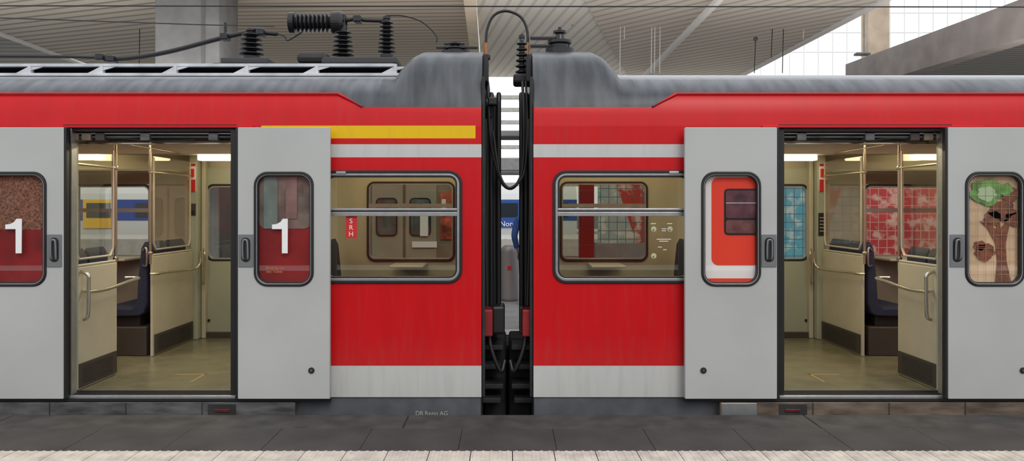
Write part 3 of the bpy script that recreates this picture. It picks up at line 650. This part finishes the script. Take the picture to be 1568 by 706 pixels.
def person(loc,h,face):
    e=empty('passenger_in_blue_jacket',loc); L=Vector(loc)
    def skin(name,verts,edges,mt,root=0,sub=2):
        me=bpy.data.meshes.new(name); me.from_pydata([tuple(Vector(v[:3])*h/1.75) for v in verts],edges,[])
        ob=bpy.data.objects.new(name,me); COL.objects.link(ob); ob.location=L; ob.rotation_euler=(0,0,face)
        md=ob.modifiers.new('s','SKIN'); md.use_smooth_shade=True
        for i,v in enumerate(verts):
            d=me.skin_vertices[0].data[i]; d.radius=(v[3],v[4] if len(v)>4 else v[3]); d.use_root=(i==root)
        sb=ob.modifiers.new('b','SUBSURF'); sb.levels=sub; sb.render_levels=sub
        me.materials.append(mt); ob.parent=e; ob.matrix_parent_inverse=Matrix.Translation(-L); return ob
    jk=mat('blue_jacket',(.02,.06,.20),.8,0,.2,10); tr=mat('dark_trousers',(.03,.03,.05),.9); sk=mat('skin',(.45,.25,.18),.5); hr=mat('dark_hair',(.03,.02,.015),.8); sh=mat('black_shoes',(.02,.02,.02),.5)
    skin('trousers',[(0,0,.94,.15,.11),(.09,0,.86,.095),(.1,0,.50,.065),(.1,.02,.10,.045),(-.09,0,.86,.095),(-.1,-.02,.50,.065),(-.1,.0,.10,.045)],[(0,1),(1,2),(2,3),(0,4),(4,5),(5,6)],tr)
    skin('jacket',[(0,0,.90,.17,.12),(0,0,1.1,.15,.11),(0,0,1.3,.17,.12),(0,0,1.42,.10,.09),(0,0,1.50,.062),(.19,0,1.40,.068),(.25,.02,1.13,.052),(.23,-.08,.90,.042),(-.19,0,1.40,.068),(-.25,.02,1.13,.052),(-.23,-.08,.90,.042)],[(0,1),(1,2),(2,3),(3,4),(3,5),(5,6),(6,7),(3,8),(8,9),(9,10)],jk)
    skin('head',[(0,0,1.48,.05),(0,-.005,1.56,.055,.06),(0,-.015,1.62,.075,.09),(0,-.01,1.70,.07,.088),(0,-.09,1.625,.02),(0,-.112,1.615,.012)],[(0,1),(1,2),(2,3),(2,4),(4,5)],sk)
    skin('hair',[(0,.02,1.62,.078,.085),(0,.012,1.69,.082,.096),(0,.0,1.735,.06,.075)],[(0,1),(1,2)],hr)
    for s in (-1,1):
        skin('ear',[(s*.074,0,1.60,.012,.02),(s*.078,0,1.63,.012,.018)],[(0,1)],sk)
        skin('shoe',[(s*.1,.03,.05,.045),(s*.1,-.06,.045,.045,.04),(s*.1,-.15,.035,.035,.03)],[(0,1),(1,2)],sh)
        w=(s*.23,-.085,.88); vs=[(*w,.026,.02),(s*.228,-.095,.82,.034,.016)]; ed=[(0,1)]
        for k,l in enumerate((.065,.075,.07,.055)):
            y=-.125+.022*k; i=len(vs); vs+=[(s*.228,y,.79,.009),(s*.222,y-.004,.79-l*.5,.008),(s*.212,y-.002,.79-l,.007)]; ed+=[(1,i),(i,i+1),(i+1,i+2)]
        i=len(vs); vs+=[(s*.215,-.125,.84,.010),(s*.208,-.14,.81,.009)]; ed+=[(1,i),(i,i+1)]
        skin('hand',vs,ed,sk,0,1)
        eye=bpy.data.meshes.new('eye'); bm=bmesh.new(); bmesh.ops.create_uvsphere(bm,u_segments=10,v_segments=8,radius=.012); bm.transform(Matrix.Translation((s*.03,-.098,1.645))); bm.to_mesh(eye); bm.free()
        o=link('eye',eye,sh,None,True); o.location=L; o.rotation_euler=(0,0,face); o.parent=e; o.matrix_parent_inverse=Matrix.Translation(-L)
    skin('mouth',[(-.02,-.098,1.578,.006),(.02,-.098,1.578,.006)],[(0,1)],mat('lips',(.35,.12,.1),.5),0,1)
person((.325,6.2,.001),1.62,math.radians(160))

# ---------------- station roof ----------------
ZR=4.0
rib1=ribmat('ribbed_ceiling_left',(.62,.57,.50),(.34,.31,.27),(.35,.94,0),3.0)
rib2=ribmat('ribbed_ceiling_middle',(.56,.49,.41),(.32,.28,.23),(0.05,1,0),3.2)
rib3=ribmat('ribbed_ceiling_pale',(.92,.88,.82),(.70,.67,.62),(.98,.15,0),4.0)
rib4=ribmat('ribbed_ceiling_right',(.74,.68,.61),(.50,.455,.41),(.75,.66,0),3.0)
rib5=ribmat('ribbed_ceiling_dark',(.34,.33,.32),(.16,.155,.15),(.2,.98,0),4.0)
e=empty('ceiling',(0,12,CZ+ZR))
C=lambda px,py,z=ZR: onceil(px,py,z)
def slab(name,pts,z,mt):
    P=[C(px,py,z) for px,py in pts]; return poly(name,P,mt,e)
slab('ceiling_slab',[(-260,-60),(345,-60),(345,60),(150,104),(0,50),(-260,-40)],ZR,rib1)
slab('ceiling_slab',[(-500,40),(0,50),(150,104),(180,140),(-500,140)],ZR+.4,ribmat('ribbed_ceiling_far',(.40,.40,.40),(.25,.25,.25),(0,1,0),2))
slab('ceiling_slab',[(336,-60),(704,-60),(724,115),(150,115),(150,104)],ZR+.05,rib2)
slab('ceiling_slab',[(725,-60),(1165,-60),(980,118),(738,118)],ZR+.1,rib3)
slab('ceiling_slab',[(860,-60),(1165,-60),(983,118),(962,118)],ZR+.05,rib4)
slab('ceiling_slab',[(1165,-60),(1465,-60),(1330,12),(1165,98),(1128,118),(983,118)],ZR,rib4)
slab('ceiling_slab',[(1370,118),(1568,45),(1950,-60),(1950,118)],ZR-.5,rib5)
pal=mat('pale_roof_beam',(.75,.64,.50),.7,0,.1,2); wb=mat('white_roof_beam',(.85,.85,.85),.7); gb=mat('grey_brown_girder',(.27,.235,.22),.8,0,.2,2)
beam('roof_beam',C(714,-60),C(731,118),.22,.25,pal,e)
beam('roof_beam',C(1160,-60,ZR-.1),C(985,118,ZR-.1),.10,.10,wb,e)
beam('roof_beam',C(-60,28),C(150,106),.12,.12,wb,e)
beam('roof_beam',C(1465,-60),C(1125,120),.12,.12,wb,e)
p=C(1850,-60,3.3); q=C(1305,120,3.3)
beam('roof_girder',p,q,.35,.70,gb,e)
e2=empty('roof_support_post',(0,24,0)); a=W(1330,0,19); b=W(1362,0,19)
box('post_shaft',a.x,b.x,19,19.5,0.001,8.5,mat('brown_post',(.50,.40,.30),.8,0,.2,2),e2); box('post_foot',a.x-.1,b.x+.1,18.9,19.6,-.8,.3,M['conc'],e2,.02)
e3=empty('skylight_glazing',W(1250,60,30))
for i in range(20):
    px=1165+i*22; v=W(px,0,30); tube('skylight_mullion',[(v.x,30,-.85 if i%6==0 else 6.0),(v.x,30,12.5)],.02,wb,e3,False)
for py in (20,50,80): v=W(1165,py,30); tube('skylight_transom',[(v.x,30,v.z),(v.x+16,30,v.z)],.02,wb,e3,False)
e4=empty('station_end_wall',(0,60,0))
boxes('wall_louvres',[(-40,40,58,58.3,z*1.0+2.2,z*1.0+2.5) for z in range(1,9)],M['concl'],e4)
boxes('wall_posts',[(x-.3,x+.3,58.3,58.9,-.8,10.5) for x in range(-39,40,6)],M['conc'],e4)
box('wall_base',-60,60,58,59,-.84,1.4,M['conc'],e4)
box('wall_band',-60,60,57.5,58,4.5,5.4,M['conc'],e4)
ow=empty('overhead_contact_line',(0,1.4,3.1))
tube('contact_wire',[W(-900,8,1.4),W(2400,12,1.4)],.006,M['cable'],ow,False)
tube('catenary_wire',[W(-900,-3,8),W(300,38,8),W(420,41,8)],.010,M['cable'],ow,False)
hw=empty('ceiling_hanger_wires',(0,6,5))
for px,pt,pb in ((215,-40,110),(951,-40,112),(958,-40,60),(999,-40,112),(1012,-40,112),(1004,-40,112),(1157,60,112),(1183,35,88),(1200,30,112),(1232,10,60),(878,-40,40),(341,-40,50)):
    tube('hanger_wire',[W(px,pt,12),W(px-2,pb,12)],.009,M['cable'] if px in (215,1157,1183,1200,878,341) else wb,hw,False)
for px,py in ((1157,60),(1183,37),(1200,32),(1232,8),(341,40)):
    disc('ceiling_anchor',tuple(W(px,py,12)),.05,.08,M['step'],hw,(0,0,1),12)
e=empty('ceiling_spotlight',W(1320,82,14)); box('lamp_housing',W(1312,0,14).x,W(1334,0,14).x,14,14.2,Z(84,14),Z(80,14),M['step'],e,.02); tube('lamp_stem',[W(1323,80,14.1),W(1323,-20,14.1)],.01,M['step'],e,False)

e=empty('red_train_opposite',(0,-14,0))
box('body_side',-14,14,-13.4,-13.3,-.3,2.3,M['redbuf'],e); box('roof',-14,14,-16,-13.35,2.3,2.6,M['skirt'],e,.1)
boxes('windows',[(x,x+1.3,-13.3,-13.27,1.0,1.9) for x in range(-13,13,2)],tgl,e)
box('lower_band',-14,14,-13.3,-13.28,-.3,.1,M['white'],e)

# ---------------- light ----------------
w=bpy.data.worlds.new('sky'); scene.world=w; w.use_nodes=True; nt=w.node_tree
bg=nt.nodes['Background']; bg.inputs[0].default_value=(.94,.965,1,1); bg.inputs[1].default_value=1.12
sd=bpy.data.lights.new('sun','SUN'); sd.energy=1.0; sd.angle=math.radians(22); sd.color=(1,.95,.88)
so=bpy.data.objects.new('sun',sd); COL.objects.link(so); so.rotation_euler=(math.radians(48),0,math.radians(18))
for s in (-1,1):
    for x,yy,en in ((2.6,1.0,14),(4.3,1.0,13),(1.0,1.3,12)):
        l=bpy.data.lights.new('interior_ceiling_lamp','AREA'); l.shape='RECTANGLE'; l.size=1.0; l.size_y=.15; l.energy=en; l.color=(1,.84,.60)
        o=bpy.data.objects.new('interior_ceiling_lamp',l); COL.objects.link(o); o.location=(s*x,yy,2.13)
for yy,zz_,en in ((7.5,2.75,430),(22,2.75,430)):  # added lamps with invented troughs, they brighten the station ceiling
    e=empty('added_fill_trough',(0,yy,zz_)); box('added_trough',-16,16,yy-.35,yy+.35,zz_-.12,zz_-.02,M['conc'],e,.02)
    boxes('added_trough_supports',[(x-.05,x+.05,yy-.05,yy+.05,-.84 if yy>12 else .001,zz_-.1) for x in (-15,-9.5,9.8,15)],M['conc'],e)
    l=bpy.data.lights.new('added_ceiling_fill','AREA'); l.shape='RECTANGLE'; l.size=32; l.size_y=.6; l.energy=en; l.color=(1,.95,.88)
    o=bpy.data.objects.new('added_ceiling_fill',l); COL.objects.link(o); o.location=(0,yy,zz_); o.rotation_euler=(math.pi,0,0)

# ---------------- camera ----------------
cd=bpy.data.cameras.new('camera'); cd.sensor_width=36; cd.lens=36*F/1568; cd.shift_x=7/1568; cd.shift_y=-34.5/1568; cd.clip_end=300
co=bpy.data.objects.new('camera',cd); COL.objects.link(co); co.location=(0,-D,CZ); co.rotation_euler=(math.pi/2,0,0); scene.camera=co
